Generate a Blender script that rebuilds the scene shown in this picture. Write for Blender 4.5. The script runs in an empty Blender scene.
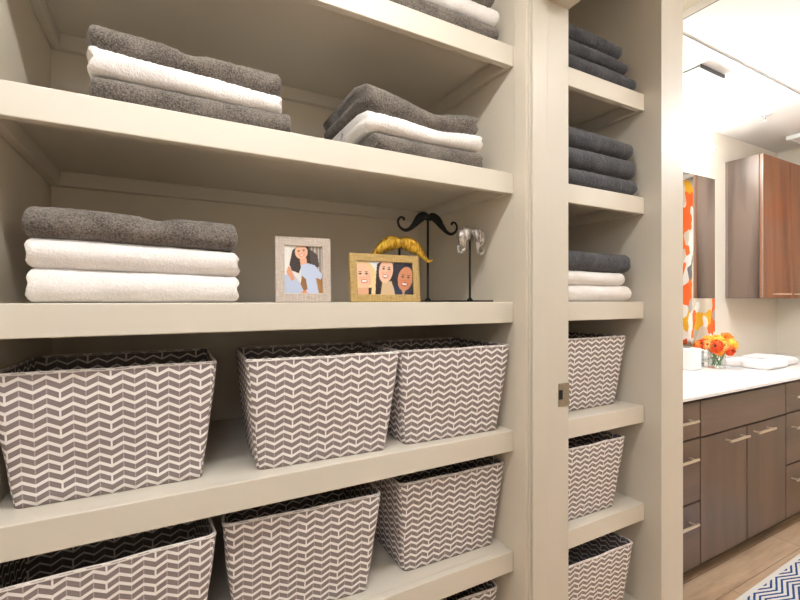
import bpy, bmesh, math, random
from mathutils import Vector, Matrix, noise

random.seed(7)
SC = bpy.context.scene
COL = SC.collection
CAMZ = 1.33
PI = math.pi

# ------------------------------------------------------------------ helpers
def lin(c):
    out = []
    for v in c[:3]:
        v = v / 255.0
        out.append(v / 12.92 if v <= 0.04045 else ((v + 0.055) / 1.055) ** 2.4)
    return (out[0], out[1], out[2], 1.0)

def link(o, parent=None):
    COL.objects.link(o)
    if parent is not None:
        o.parent = parent
    return o

def tag(o, label=None, cat=None, group=None, kind=None):
    if label: o['label'] = label
    if cat: o['category'] = cat
    if group: o['group'] = group
    if kind: o['kind'] = kind
    return o

def thing(name, label, cat, loc=(0, 0, 0), rz=0.0, group=None):
    o = bpy.data.objects.new(name, None)
    o.empty_display_size = 0.05
    link(o)
    o.location = loc
    o.rotation_euler = (0, 0, rz)
    return tag(o, label, cat, group)

class MB:
    """collects shapes into one mesh object"""
    def __init__(self):
        self.bm = bmesh.new()
        self.uv = None
    def _merge(self, tmp):
        me = bpy.data.meshes.new('t'); tmp.to_mesh(me); tmp.free()
        self.bm.from_mesh(me); bpy.data.meshes.remove(me)
    def box(self, x0, x1, y0, y1, z0, z1, bev=0.0, seg=2, rot=None):
        t = bmesh.new()
        bmesh.ops.create_cube(t, size=1.0)
        for v in t.verts:
            v.co = Vector(((x0 + x1) / 2 + v.co.x * (x1 - x0), (y0 + y1) / 2 + v.co.y * (y1 - y0), (z0 + z1) / 2 + v.co.z * (z1 - z0)))
        if bev > 0:
            bmesh.ops.bevel(t, geom=t.edges[:], offset=bev, segments=seg, affect='EDGES', profile=0.5)
        if rot is not None:
            t.transform(rot)
        self._merge(t)
        return self
    def prism(self, pts, y0, y1, axis='y'):
        """polygon pts (a,b) extruded between two values of the third axis"""
        t = bmesh.new()
        def mk(a, b, c):
            return {'y': (a, c, b), 'z': (a, b, c), 'x': (c, a, b)}[axis]
        A = [t.verts.new(mk(a, b, y0)) for a, b in pts]
        Bv = [t.verts.new(mk(a, b, y1)) for a, b in pts]
        n = len(pts)
        t.faces.new(A); t.faces.new(Bv[::-1])
        for i in range(n):
            t.faces.new((A[i], Bv[i], Bv[(i + 1) % n], A[(i + 1) % n]))
        bmesh.ops.recalc_face_normals(t, faces=t.faces[:])
        self._merge(t)
        return self
    def tube(self, pts, rad, n=12, flat=None, cap=True):
        """tube through pts; rad number or list"""
        t = bmesh.new()
        pts = [Vector(p) for p in pts]
        if not isinstance(rad, (list, tuple)): rad = [rad] * len(pts)
        rings = []
        up = Vector((0, 0, 1))
        d0 = (pts[1] - pts[0]).normalized()
        if abs(d0.dot(up)) > 0.9: up = Vector((0, 1, 0))
        for i, p in enumerate(pts):
            a = pts[max(0, i - 1)]; b = pts[min(len(pts) - 1, i + 1)]
            d = (b - a).normalized()
            s = d.cross(up).normalized(); u2 = s.cross(d).normalized(); up = u2
            ring = []
            for k in range(n):
                an = 2 * PI * k / n
                ring.append(t.verts.new(p + (s * math.cos(an) + u2 * math.sin(an)) * rad[i]))
            rings.append(ring)
        for i in range(len(rings) - 1):
            for k in range(n):
                t.faces.new((rings[i][k], rings[i][(k + 1) % n], rings[i + 1][(k + 1) % n], rings[i + 1][k]))
        if cap:
            t.faces.new(rings[0][::-1]); t.faces.new(rings[-1])
        bmesh.ops.recalc_face_normals(t, faces=t.faces[:])
        self._merge(t)
        return self
    def lathe(self, prof, n=32, at=(0, 0, 0), closed=False):
        t = bmesh.new()
        rings = []
        for r, z in prof:
            if r < 1e-6:
                rings.append([t.verts.new((at[0], at[1], at[2] + z))])
            else:
                rings.append([t.verts.new((at[0] + r * math.cos(2 * PI * k / n), at[1] + r * math.sin(2 * PI * k / n), at[2] + z)) for k in range(n)])
        prs = list(zip(rings, rings[1:])) + ([(rings[-1], rings[0])] if closed else [])
        for A, Bv in prs:
            for k in range(n):
                k2 = (k + 1) % n
                if len(A) == 1 and len(Bv) == 1: continue
                if len(A) == 1: t.faces.new((A[0], Bv[k2], Bv[k]))
                elif len(Bv) == 1: t.faces.new((A[k], A[k2], Bv[0]))
                else: t.faces.new((A[k], A[k2], Bv[k2], Bv[k]))
        bmesh.ops.recalc_face_normals(t, faces=t.faces[:])
        self._merge(t)
        return self
    def build(self, name, mat, parent=None, smooth=False, angle=None):
        me = bpy.data.meshes.new(name)
        self.bm.to_mesh(me); self.bm.free()
        me.materials.append(mat)
        if smooth or angle:
            for p in me.polygons: p.use_smooth = True
            if angle:
                try: me.set_sharp_from_angle(angle=math.radians(angle))
                except Exception: pass
        o = bpy.data.objects.new(name, me)
        return link(o, parent)

def box(name, x0, x1, y0, y1, z0, z1, mat, parent=None, bev=0.0, kind=None):
    o = MB().box(x0, x1, y0, y1, z0, z1, bev).build(name, mat, parent)
    if kind: o['kind'] = kind
    return o

def mesh_obj(name, verts, faces, mat, parent=None, smooth=True):
    me = bpy.data.meshes.new(name)
    me.from_pydata(verts, [], faces)
    me.materials.append(mat)
    if smooth:
        for p in me.polygons: p.use_smooth = True
    me.update()
    o = bpy.data.objects.new(name, me)
    return link(o, parent)

# ------------------------------------------------------------------ materials
class NT:
    def __init__(self, name):
        self.m = bpy.data.materials.new(name)
        self.m.use_nodes = True
        self.t = self.m.node_tree
        self.b = self.t.nodes['Principled BSDF']
        self.out = self.t.nodes['Material Output']
    def n(self, typ, **kw):
        nd = self.t.nodes.new(typ)
        for k, v in kw.items():
            if k in nd.inputs.keys(): nd.inputs[k].default_value = v
            else: setattr(nd, k, v)
        return nd
    def l(self, a, b): self.t.links.new(a, b)
    def math(self, op, a, b=None, c=None):
        nd = self.t.nodes.new('ShaderNodeMath'); nd.operation = op
        for i, v in enumerate((a, b, c)):
            if v is None: continue
            if isinstance(v, (int, float)): nd.inputs[i].default_value = v
            else: self.l(v, nd.inputs[i])
        return nd.outputs[0]
    def mix(self, fac, a, b):
        nd = self.t.nodes.new('ShaderNodeMix'); nd.data_type = 'RGBA'
        for s, v in ((0, fac), (6, a), (7, b)):
            if isinstance(v, (int, float, tuple)): nd.inputs[s].default_value = v
            else: self.l(v, nd.inputs[s])
        return nd.outputs[2]
    def ramp(self, fac, stops, const=False):
        nd = self.t.nodes.new('ShaderNodeValToRGB')
        cr = nd.color_ramp
        if const: cr.interpolation = 'CONSTANT'
        while len(cr.elements) < len(stops): cr.elements.new(0.5)
        for e, (p, c) in zip(cr.elements, stops):
            e.position = p; e.color = c
        self.l(fac, nd.inputs[0])
        return nd.outputs[0]
    def coord(self, kind='Object'):
        return self.t.nodes.new('ShaderNodeTexCoord').outputs[kind]
    def mapping(self, vec, scale=(1, 1, 1), loc=(0, 0, 0), rot=(0, 0, 0)):
        nd = self.n('ShaderNodeMapping')
        nd.inputs['Scale'].default_value = scale
        nd.inputs['Location'].default_value = loc
        nd.inputs['Rotation'].default_value = rot
        self.l(vec, nd.inputs['Vector'])
        return nd.outputs[0]
    def noise(self, vec, scale, detail=2.0, rough=0.5):
        nd = self.n('ShaderNodeTexNoise')
        nd.inputs['Scale'].default_value = scale
        nd.inputs['Detail'].default_value = detail
        nd.inputs['Roughness'].default_value = rough
        self.l(vec, nd.inputs['Vector'])
        return nd.outputs['Fac']
    def bump(self, h, strength=0.2, dist=0.001):
        nd = self.n('ShaderNodeBump')
        nd.inputs['Strength'].default_value = strength
        nd.inputs['Distance'].default_value = dist
        self.l(h, nd.inputs['Height'])
        self.l(nd.outputs[0], self.b.inputs['Normal'])

def paint(name, c, rough=0.5, tex=220, bs=0.12):
    k = NT(name)
    co = k.coord()
    f = k.noise(co, 3.0, 3)
    base = lin(c)
    dk = tuple(v * 0.95 for v in base[:3]) + (1,)
    k.l(k.mix(f, dk, base), k.b.inputs['Base Color'])
    k.b.inputs['Roughness'].default_value = rough
    k.bump(k.noise(co, tex, 3), bs, 0.0006)
    return k.m

def simple(name, c, rough=0.5, metal=0.0):
    k = NT(name)
    co = k.coord()
    f = k.noise(co, 60, 2)
    base = lin(c)
    dk = tuple(v * 0.9 for v in base[:3]) + (1,)
    k.l(k.mix(f, dk, base), k.b.inputs['Base Color'])
    k.b.inputs['Roughness'].default_value = rough
    k.b.inputs['Metallic'].default_value = metal
    return k.m

def terry(name, c1, c2, fl=300):
    k = NT(name)
    co = k.coord()
    f = k.noise(co, fl, 3, 0.7)
    g = k.noise(co, 25, 2, 0.5)
    s = k.math('ADD', k.math('MULTIPLY', f, 0.75), k.math('MULTIPLY', g, 0.25))
    k.l(k.ramp(s, [(0.38, lin(c2)), (0.62, lin(c1))]), k.b.inputs['Base Color'])
    k.b.inputs['Roughness'].default_value = 0.95
    k.b.inputs['Specular IOR Level'].default_value = 0.1
    k.b.inputs['Sheen Weight'].default_value = 0.25
    k.b.inputs['Sheen Roughness'].default_value = 0.5
    k.bump(k.noise(co, fl * 0.9, 3, 0.7), 0.9, 0.0025)
    return k.m

def chevron_fabric(name, gray, white, strong=1.0, thin=0.30):
    """grey columns of slanted blocks between white zigzags; UV in metres"""
    k = NT(name)
    uv = k.n('ShaderNodeUVMap').outputs[0]
    sep = k.n('ShaderNodeSeparateXYZ'); k.l(uv, sep.inputs[0])
    W = 0.0185; R = 0.0165
    u = k.math('DIVIDE', k.math('ADD', sep.outputs[0], 8 * W * 10), W)
    v = k.math('DIVIDE', k.math('ADD', sep.outputs[1], R * 20), R)
    tri = k.math('PINGPONG', u, 1.0)                       # 0..1..0
    ph = k.math('ADD', v, k.math('MULTIPLY', tri, -0.58))
    fr = k.math('FRACT', ph)
    zig = k.math('LESS_THAN', fr, 0.38 * strong)              # white zigzag
    row = k.math('FLOOR', ph)
    odd = k.math('MODULO', row, 2.0)                        # alternate rows
    # fold lines at integer u
    fu = k.math('FRACT', u)
    dist = k.math('MINIMUM', fu, k.math('SUBTRACT', 1.0, fu))
    fold = k.math('LESS_THAN', dist, 0.05)
    # every fourth fold : wide white bar in odd rows, none in even rows
    f4 = k.math('FRACT', k.math('DIVIDE', u, 4.0))
    d4 = k.math('MULTIPLY', k.math('MINIMUM', f4, k.math('SUBTRACT', 1.0, f4)), 4.0)
    at4 = k.math('LESS_THAN', d4, 0.25)
    bar = k.math('MULTIPLY', k.math('LESS_THAN', d4, 0.085), odd)
    faint = k.math('MULTIPLY', k.math('MULTIPLY', fold, k.math('SUBTRACT', 1.0, at4)), thin)
    wh = k.math('MAXIMUM', k.math('MAXIMUM', zig, bar), faint)
    co = k.coord()
    n1 = k.noise(co, 900, 2)
    g = k.mix(n1, tuple(x * 0.86 for x in lin(gray)[:3]) + (1,), lin(gray))
    k.l(k.mix(wh, g, lin(white)), k.b.inputs['Base Color'])
    k.b.inputs['Roughness'].default_value = 0.85
    k.b.inputs['Specular IOR Level'].default_value = 0.2
    k.bump(k.math('ADD', n1, k.math('MULTIPLY', k.noise(co, 30, 2), 2.0)), 0.35, 0.0012)
    return k.m

def wood(name, c1, c2, axis='Z', scale=9.0, rough=0.35, figure=0.16):
    k = NT(name)
    co = k.coord()
    st = {'Z': (1, 1, 0.09), 'X': (0.09, 1, 1)}[axis]
    mp = k.mapping(co, st)
    n1 = k.noise(mp, scale * 1.2, 4, 0.6)
    wv = k.n('ShaderNodeTexWave'); wv.wave_type = 'BANDS'; wv.bands_direction = 'DIAGONAL'
    wv.inputs['Scale'].default_value = scale * 0.6
    wv.inputs['Distortion'].default_value = 9.0
    wv.inputs['Detail'].default_value = 3.0
    wv.inputs['Detail Scale'].default_value = 1.4
    k.l(mp, wv.inputs['Vector'])
    fine = k.noise(k.mapping(co, tuple(x * 1.0 for x in st)), scale * 16, 3, 0.6)
    f = k.math('ADD', k.math('ADD', k.math('MULTIPLY', n1, 0.6), k.math('MULTIPLY', wv.outputs['Fac'], figure)), k.math('MULTIPLY', fine, 0.24))
    k.l(k.ramp(f, [(0.30, lin(c2)), (0.70, lin(c1))]), k.b.inputs['Base Color'])
    k.b.inputs['Roughness'].default_value = rough
    return k.m

def emitter(name, c, strength):
    k = NT(name)
    k.b.inputs['Base Color'].default_value = (0.9, 0.9, 0.9, 1)
    k.b.inputs['Emission Color'].default_value = lin(c)
    k.b.inputs['Emission Strength'].default_value = strength
    return k.m

def clear_glass(name, tint=(1, 1, 1, 1), edge=0.5):
    k = NT(name)
    tr = k.n('ShaderNodeBsdfTransparent'); tr.inputs[0].default_value = tint
    gl = k.n('ShaderNodeBsdfGlossy'); gl.inputs['Roughness'].default_value = 0.02
    lw = k.n('ShaderNodeLayerWeight'); lw.inputs[0].default_value = edge
    mx = k.n('ShaderNodeMixShader')
    k.l(k.math('MULTIPLY', lw.outputs['Fresnel'], 0.4), mx.inputs[0])
    k.l(tr.outputs[0], mx.inputs[1]); k.l(gl.outputs[0], mx.inputs[2])
    k.l(mx.outputs[0], k.out.inputs['Surface'])
    return k.m

M = {}
M['wall'] = paint('greige_wall_paint', (224, 215, 200), 0.6, 160, 0.10)
M['bwall'] = paint('bathroom_wall_paint', (229, 221, 206), 0.6, 160, 0.10)
M['shelf'] = paint('cream_shelf_paint', (220, 213, 201), 0.42, 120, 0.05)
M['trim'] = paint('cream_trim_paint', (211, 204, 192), 0.40, 120, 0.05)
M['ceil'] = paint('white_ceiling_paint', (240, 239, 236), 0.8, 120, 0.2)
M['tgray'] = terry('grey_terry', (136, 128, 121), (70, 64, 59))
M['tdark'] = terry('charcoal_terry', (88, 88, 94), (44, 44, 50))  # grey towels of the dim linen bay, its darkness put into the colour
M['twhite'] = terry('white_terry', (248, 244, 243), (236, 231, 229), 260)
M['chev'] = chevron_fabric('chevron_fabric', (152, 140, 141), (250, 246, 246))
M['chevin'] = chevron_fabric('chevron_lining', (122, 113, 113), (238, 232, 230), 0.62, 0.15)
M['hem'] = simple('basket_hem_thread', (222, 214, 210), 0.9)
M['black'] = simple('black_metal', (10, 9, 10), 0.5, 0.0)
M['black'].node_tree.nodes['Principled BSDF'].inputs['Specular IOR Level'].default_value = 0.25
M['strike'] = simple('brushed_nickel', (170, 160, 145), 0.35, 1.0)
M['hole'] = simple('dark_recess', (12, 11, 10), 0.9)
M['handle'] = simple('satin_champagne_nickel', (222, 208, 188), 0.4, 0.6)
M['chrome'] = simple('chrome', (215, 215, 215), 0.08, 1.0)
M['counter'] = simple('white_quartz', (244, 243, 242), 0.18)
M['vanity'] = wood('brown_laminate', (117, 96, 82), (87, 70, 58), 'Z', 4)
M['vanityh'] = wood('brown_laminate_horizontal', (117, 96, 82), (87, 70, 58), 'X', 4)
M['cabside'] = wood('grey_brown_laminate', (112, 94, 83), (64, 51, 45), 'Z', 5, 0.3, 0.34)
M['cabdoor'] = wood('red_brown_laminate', (150, 98, 66), (112, 70, 46), 'Z', 7, 0.3)  # same wood as the cabinet sides, warm lamplight put into the colour
M['edge'] = simple('pale_edge_band', (128, 114, 105), 0.3)
M['toe'] = simple('dark_toe_kick', (40, 31, 27), 0.6)
M['white'] = simple('white_plastic', (240, 240, 238), 0.4)
M['joint'] = simple('grey_joint', (150, 148, 145), 0.8)
M['slot'] = simple('dark_grille_slot', (70, 68, 66), 0.7)
M['glass'] = clear_glass('clear_glass', (0.985, 0.99, 0.988, 1))
M['pane'] = clear_glass('thin_pane', (1, 1, 1, 1), 0.15)

# floor planks along X
k = NT('oak_plank_floor')
co = k.coord()
mp = k.mapping(co, (1, 1, 1), (0.02, 0.02, 0))
br = k.n('ShaderNodeTexBrick')
br.offset = 0.37; br.squash = 1.0
br.inputs['Scale'].default_value = 1.0
br.inputs['Brick Width'].default_value = 1.15
br.inputs['Row Height'].default_value = 0.13
br.inputs['Mortar Size'].default_value = 0.0012
br.inputs['Color1'].default_value = (0, 0, 0, 1); br.inputs['Color2'].default_value = (1, 1, 1, 1)
br.inputs['Mortar'].default_value = (0.3, 0.3, 0.3, 1)
k.l(mp, br.inputs['Vector'])
g1 = k.noise(k.mapping(co, (0.10, 1, 1)), 26, 5, 0.65)
g2 = k.noise(k.mapping(co, (0.3, 1.6, 1)), 7, 4, 0.6)
f = k.math('ADD', k.math('MULTIPLY', g1, 0.55), k.math('MULTIPLY', g2, 0.45))
wc = k.ramp(f, [(0.30, lin((158, 128, 100))), (0.50, lin((206, 178, 148))), (0.72, lin((228, 204, 176)))])
sepb = k.n('ShaderNodeSeparateColor'); k.l(br.outputs['Color'], sepb.inputs[0])
wc2 = k.mix(k.math('MULTIPLY', sepb.outputs[0], 0.35), wc, lin((186, 154, 122)))
wc3 = k.mix(br.outputs['Fac'], wc2, lin((92, 70, 52)))
k.l(wc3, k.b.inputs['Base Color'])
k.b.inputs['Roughness'].default_value = 0.38
M['floor'] = k.m

# mirror
k = NT('mirror_silver')
k.b.inputs['Base Color'].default_value = (0.93, 0.94, 0.93, 1)
k.b.inputs['Metallic'].default_value = 1.0
k.b.inputs['Roughness'].default_value = 0.0
M['mirror'] = k.m

# curtain : angular patches
k = NT('geometric_curtain_fabric')
uv = k.n('ShaderNodeUVMap').outputs[0]
mp = k.mapping(uv, (11.0, 6.4, 1.0), (0.3, 0.1, 0), (0, 0, 0.45))
vo = k.n('ShaderNodeTexVoronoi'); vo.distance = 'MANHATTAN'; vo.inputs['Scale'].default_value = 1.0
vo.inputs['Randomness'].default_value = 1.0
k.l(mp, vo.inputs['Vector'])
sc_ = k.n('ShaderNodeSeparateColor'); k.l(vo.outputs['Color'], sc_.inputs[0])
cc = k.ramp(sc_.outputs[0], [(0.0, lin((240, 108, 44))), (0.15, lin((246, 243, 238))), (0.42, lin((222, 212, 194))),
    (0.62, lin((234, 178, 48))), (0.75, lin((186, 178, 168))), (0.92, lin((242, 134, 56))), (0.97, lin((110, 106, 108)))], True)
k.l(cc, k.b.inputs['Base Color'])
k.b.inputs['Roughness'].default_value = 0.9
M['curtain'] = k.m

# rug : blue zigzags on white, object coords
k = NT('blue_chevron_rug')
co = k.coord()
sp = k.n('ShaderNodeSeparateXYZ'); k.l(co, sp.inputs[0])
tri = k.math('PINGPONG', k.math('ADD', sp.outputs[0], 20 * 0.225 + 0.0), 0.1125)
ph = k.math('DIVIDE', k.math('ADD', k.math('ADD', sp.outputs[1], 2.0), k.math('MULTIPLY', tri, 0.36)), 0.0205)
ln = k.math('LESS_THAN', k.math('ADD', k.math('FRACT', ph), k.math('MULTIPLY', k.noise(co, 160, 2), 0.2)), 0.52)
inb = k.math('LESS_THAN', sp.outputs[1], 0.284)
fac = k.math('MULTIPLY', ln, inb)
nz = k.noise(co, 500, 2)
blue = k.mix(nz, lin((16, 52, 110)), lin((44, 96, 164)))
wht = k.mix(nz, lin((226, 224, 220)), lin((248, 247, 244)))
k.l(k.mix(fac, wht, blue), k.b.inputs['Base Color'])
k.b.inputs['Roughness'].default_value = 0.95
k.bump(nz, 0.5, 0.003)
M['rug'] = k.m

def metal_hair(name, c1, c2, rough):
    k = NT(name)
    co = k.coord()
    n_ = k.noise(k.mapping(co, (1.0, 1, 0.35), (0, 0, 0), (0, 0.5, 0)), 170, 2, 0.5)
    k.l(k.ramp(n_, [(0.35, lin(c2)), (0.6, lin(c1))]), k.b.inputs['Base Color'])
    k.b.inputs['Metallic'].default_value = 0.85
    k.b.inputs['Roughness'].default_value = rough
    k.bump(n_, 0.9, 0.003)
    return k.m
M['gold'] = metal_hair('gold_relief', (240, 200, 84), (176, 128, 34), 0.36)
M['silver'] = metal_hair('silver_relief', (236, 232, 230), (132, 128, 128), 0.3)

def frame_mat(name, c1, c2, metal):
    k = NT(name)
    co = k.coord()
    a = k.noise(k.mapping(co, (1, 1, 0.06)), 600, 2)
    b = k.noise(k.mapping(co, (0.06, 1, 1)), 600, 2)
    f = k.math('MULTIPLY', k.math('ADD', a, b), 0.5)
    k.l(k.ramp(f, [(0.35, lin(c2)), (0.65, lin(c1))]), k.b.inputs['Base Color'])
    k.b.inputs['Metallic'].default_value = metal
    k.b.inputs['Roughness'].default_value = 0.5
    k.bump(f, 0.6, 0.0012)
    return k.m
M['fsilver'] = frame_mat('silver_frame_leaf', (214, 202, 192), (172, 158, 148), 0.25)
M['fgold'] = frame_mat('gold_woven_frame', (206, 178, 122), (160, 130, 74), 0.25)

def photo_mat(name):
    k = NT(name)
    at = k.n('ShaderNodeAttribute'); at.attribute_name = 'print'
    k.l(at.outputs['Color'], k.b.inputs['Base Color'])
    k.b.inputs['Roughness'].default_value = 0.35
    return k.m
M['photo'] = photo_mat('photo_print')

# ------------------------------------------------------------------ the setting
UL, UR, U2 = -0.262, 0.841, 0.992          # closet left wall, partition faces
VJ, VS, VB = 0.846, 0.900, 1.400           # jamb plane, shelf fronts, closet back
P0, P1 = 1.431, 1.555                      # post between linen shelves and bathroom
BW = 1.660                                 # bathroom back wall
RW = 4.430                                 # bathroom right wall
CA = 2.36                                  # closet ceiling
CB = 2.54                                  # bathroom ceiling
NB = -1.30                                 # near ends of the rooms

box('floor', -1.30, RW + 0.12, NB - 0.1, BW + 0.12, -0.10, 0.0, M['floor'], kind='structure')
box('wall_closet_left', UL - 0.12, UL, VJ, VB + 0.10, 0, CA, M['wall'], kind='structure')
box('wall_closet_back', UL, UR, VB, VB + 0.10, 0, CA, M['wall'], kind='structure')
box('wall_partition', UR, U2, VJ, VB + 0.10, 0, CB + 0.06, M['wall'], kind='structure')
box('wall_linen_back', U2, P0, VB, VB + 0.10, 0, CB + 0.06, M['wall'], kind='structure')
box('wall_post', P0, P1, 0.842, BW, 0, CB + 0.06, M['trim'], kind='structure')
box('wall_bathroom_back', P1, RW, BW, BW + 0.12, 0, CB + 0.06, M['bwall'], kind='structure')
box('wall_bathroom_right', RW, RW + 0.12, NB, BW + 0.12, 0, CB + 0.06, M['bwall'], kind='structure')
box('wall_bathroom_near', U2, RW, NB - 0.1, NB, 0, CB + 0.06, M['bwall'], kind='structure')
box('wall_closet_near', -1.30, U2, NB - 0.1, NB, 0, CB + 0.06, M['wall'], kind='structure')
box('wall_closet_side', -1.30, -1.18, NB, VJ, 0, CA, M['wall'], kind='structure')
box('wall_closet_front', -1.18, UL - 0.12, VJ, VJ + 0.1, 0, CA, M['wall'], kind='structure')
box('wall_divider', UR, U2, NB, 0.046, 0, CB + 0.06, M['wall'], kind='structure')
HD = CAMZ + 0.815
box('wall_over_doorway', UR + 0.001, U2 - 0.001, 0.046, VJ, HD + 0.02, CB + 0.06, M['wall'], kind='structure')
box('ceiling_closet', -1.18, UR, NB, VB, CA, CA + 0.08, M['ceil'], kind='structure')
box('wall_closet_header', UL, UR, VJ, VS, CAMZ + 0.99, CA, M['wall'], kind='structure')
box('wall_linen_header', U2, P0, VJ, VS, CAMZ + 1.07, CB + 0.06, M['wall'], kind='structure')
# bathroom ceiling : lower field with two risers
box('ceiling_bathroom', 1.961, RW, 1.122, BW, CB, CB + 0.10, M['ceil'], kind='structure')
box('ceiling_near', 1.961, RW, NB, 1.122, CB + 0.005, CB + 0.10, M['ceil'], kind='structure')
box('ceiling_linen', U2, 1.961, NB, BW, CB + 0.035, CB + 0.10, M['bwall'], kind='structure')
box('trim_ceiling_joint', 1.962, RW - 0.001, 1.1205, 1.1219, CB - 0.0002, CB + 0.005, M['joint'], kind='structure')
box('trim_ceiling_edge', 1.958, 1.961, NB, BW, CB - 0.001, CB + 0.002, M['joint'], kind='structure')

# door jamb (structure) : lining, stop and head
jm = MB()
jm.box(UR + 0.0005, 0.9040, 0.842, VJ + 0.0005, 0, HD, 0.001)
jm.box(0.9080, U2 - 0.0005, 0.842, VJ + 0.0005, 0, HD, 0.0015)
jm.build('door_jamb', M['trim'])['kind'] = 'structure'
st_ = MB()
st_.box(UR + 0.007, 0.9045, 0.835, 0.8419, 0, HD - 0.0, 0.003)
st_.build('trim_door_stop', M['trim'])['kind'] = 'structure'
hj = MB()
hj.box(UR + 0.0005, U2 - 0.0005, 0.05, VJ, HD, HD + 0.02, 0.001)
hj.build('trim_door_head', M['trim'])['kind'] = 'structure'
hs = MB()
hs.box(UR + 0.007, 0.9045, 0.05, 0.8345, HD - 0.007, HD, 0.003)
hs.build('trim_door_head_stop', M['trim'])['kind'] = 'structure'

cs = MB()
cs.box(UR - 0.0035, UR, VJ + 0.003, VS - 0.007, 0, CA, 0.0015)
cs.build('trim_closet_edge', M['wall'])['kind'] = 'structure'

# strike plate
sp_ = thing('strike_plate', 'small nickel strike plate set in the cream door jamb', 'strike plate', (0.971, 0.8418, CAMZ - 0.263))
MB().box(-0.021, 0.021, -0.0022, 0, -0.032, 0.032, 0.001).build('plate', M['strike'], sp_)
MB().box(-0.021, -0.006, -0.0030, -0.0021, -0.012, 0.014, 0.0004).build('latch_hole', M['hole'], sp_)
for z in (-0.024, 0.025):
    MB().lathe([(0, 0.0012), (0.003, 0.001), (0.0042, 0)], 14).build('screw', M['strike'], sp_).matrix_local = Matrix.Translation((-0.006, -0.0021, z)) @ Matrix.Rotation(PI / 2, 4, 'X')

# ------------------------------------------------------------------ shelves
TH = 0.0565
shelf_tops = [0.700, 0.349, -0.006, -0.360, -0.692, -1.035]
closet_lab = ['cream painted closet shelf at the top holding one towel stack at its right end',
    'cream painted closet shelf carrying two stacks of grey and white towels',
    'cream painted closet shelf carrying the two picture frames and mustache stands',
    'cream painted closet shelf carrying three chevron baskets, just below the picture frames',
    'cream painted closet shelf carrying three chevron baskets, second below the picture frames',
    'lowest cream painted closet shelf carrying the chevron basket at the bottom of the photo']
linen_lab = ['cream linen shelf beyond the door jamb holding the highest charcoal towels',
    'cream linen shelf beyond the door jamb holding the lower all-charcoal towel stack',
    'cream linen shelf beyond the door jamb holding one charcoal and two white towels',
    'cream linen shelf beyond the door jamb holding the highest narrow-bay chevron basket',
    'cream linen shelf beyond the door jamb holding the middle narrow-bay chevron basket',
    'lowest cream linen shelf beyond the door jamb holding the lowest narrow-bay basket']
def shelf(x0, x1, top, label, group):
    z = CAMZ + top
    e = thing('closet_shelf', label, 'shelf', ((x0 + x1) / 2, VS, z - TH), 0, group)
    h = (x1 - x0) / 2 - 0.0008
    MB().box(-h, h, 0.0195, VB - VS - 0.001, TH - 0.019, TH, 0.0006).build('shelf_board', M['shelf'], e)
    MB().box(-h, h, 0, 0.0192, 0, TH + 0.0006, 0.0022, 3).build('front_edge', M['shelf'], e)
    MB().box(-h + 0.0195, h - 0.0195, VB - VS - 0.020, VB - VS - 0.001, 0, TH - 0.0192, 0.0015).build('support_cleat', M['shelf'], e)
    MB().box(-h, -h + 0.019, 0.0195, VB - VS - 0.001, 0, TH - 0.0192, 0.0015).build('support_cleat', M['shelf'], e)
    MB().box(h - 0.019, h, 0.0195, VB - VS - 0.001, 0, TH - 0.0192, 0.0015).build('support_cleat', M['shelf'], e)
for t, l in zip(shelf_tops, closet_lab): shelf(UL, UR, t, l, 'wide closet shelves')
for t, l in zip(shelf_tops, linen_lab): shelf(U2, P0, t, l, 'narrow linen shelves')

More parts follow.
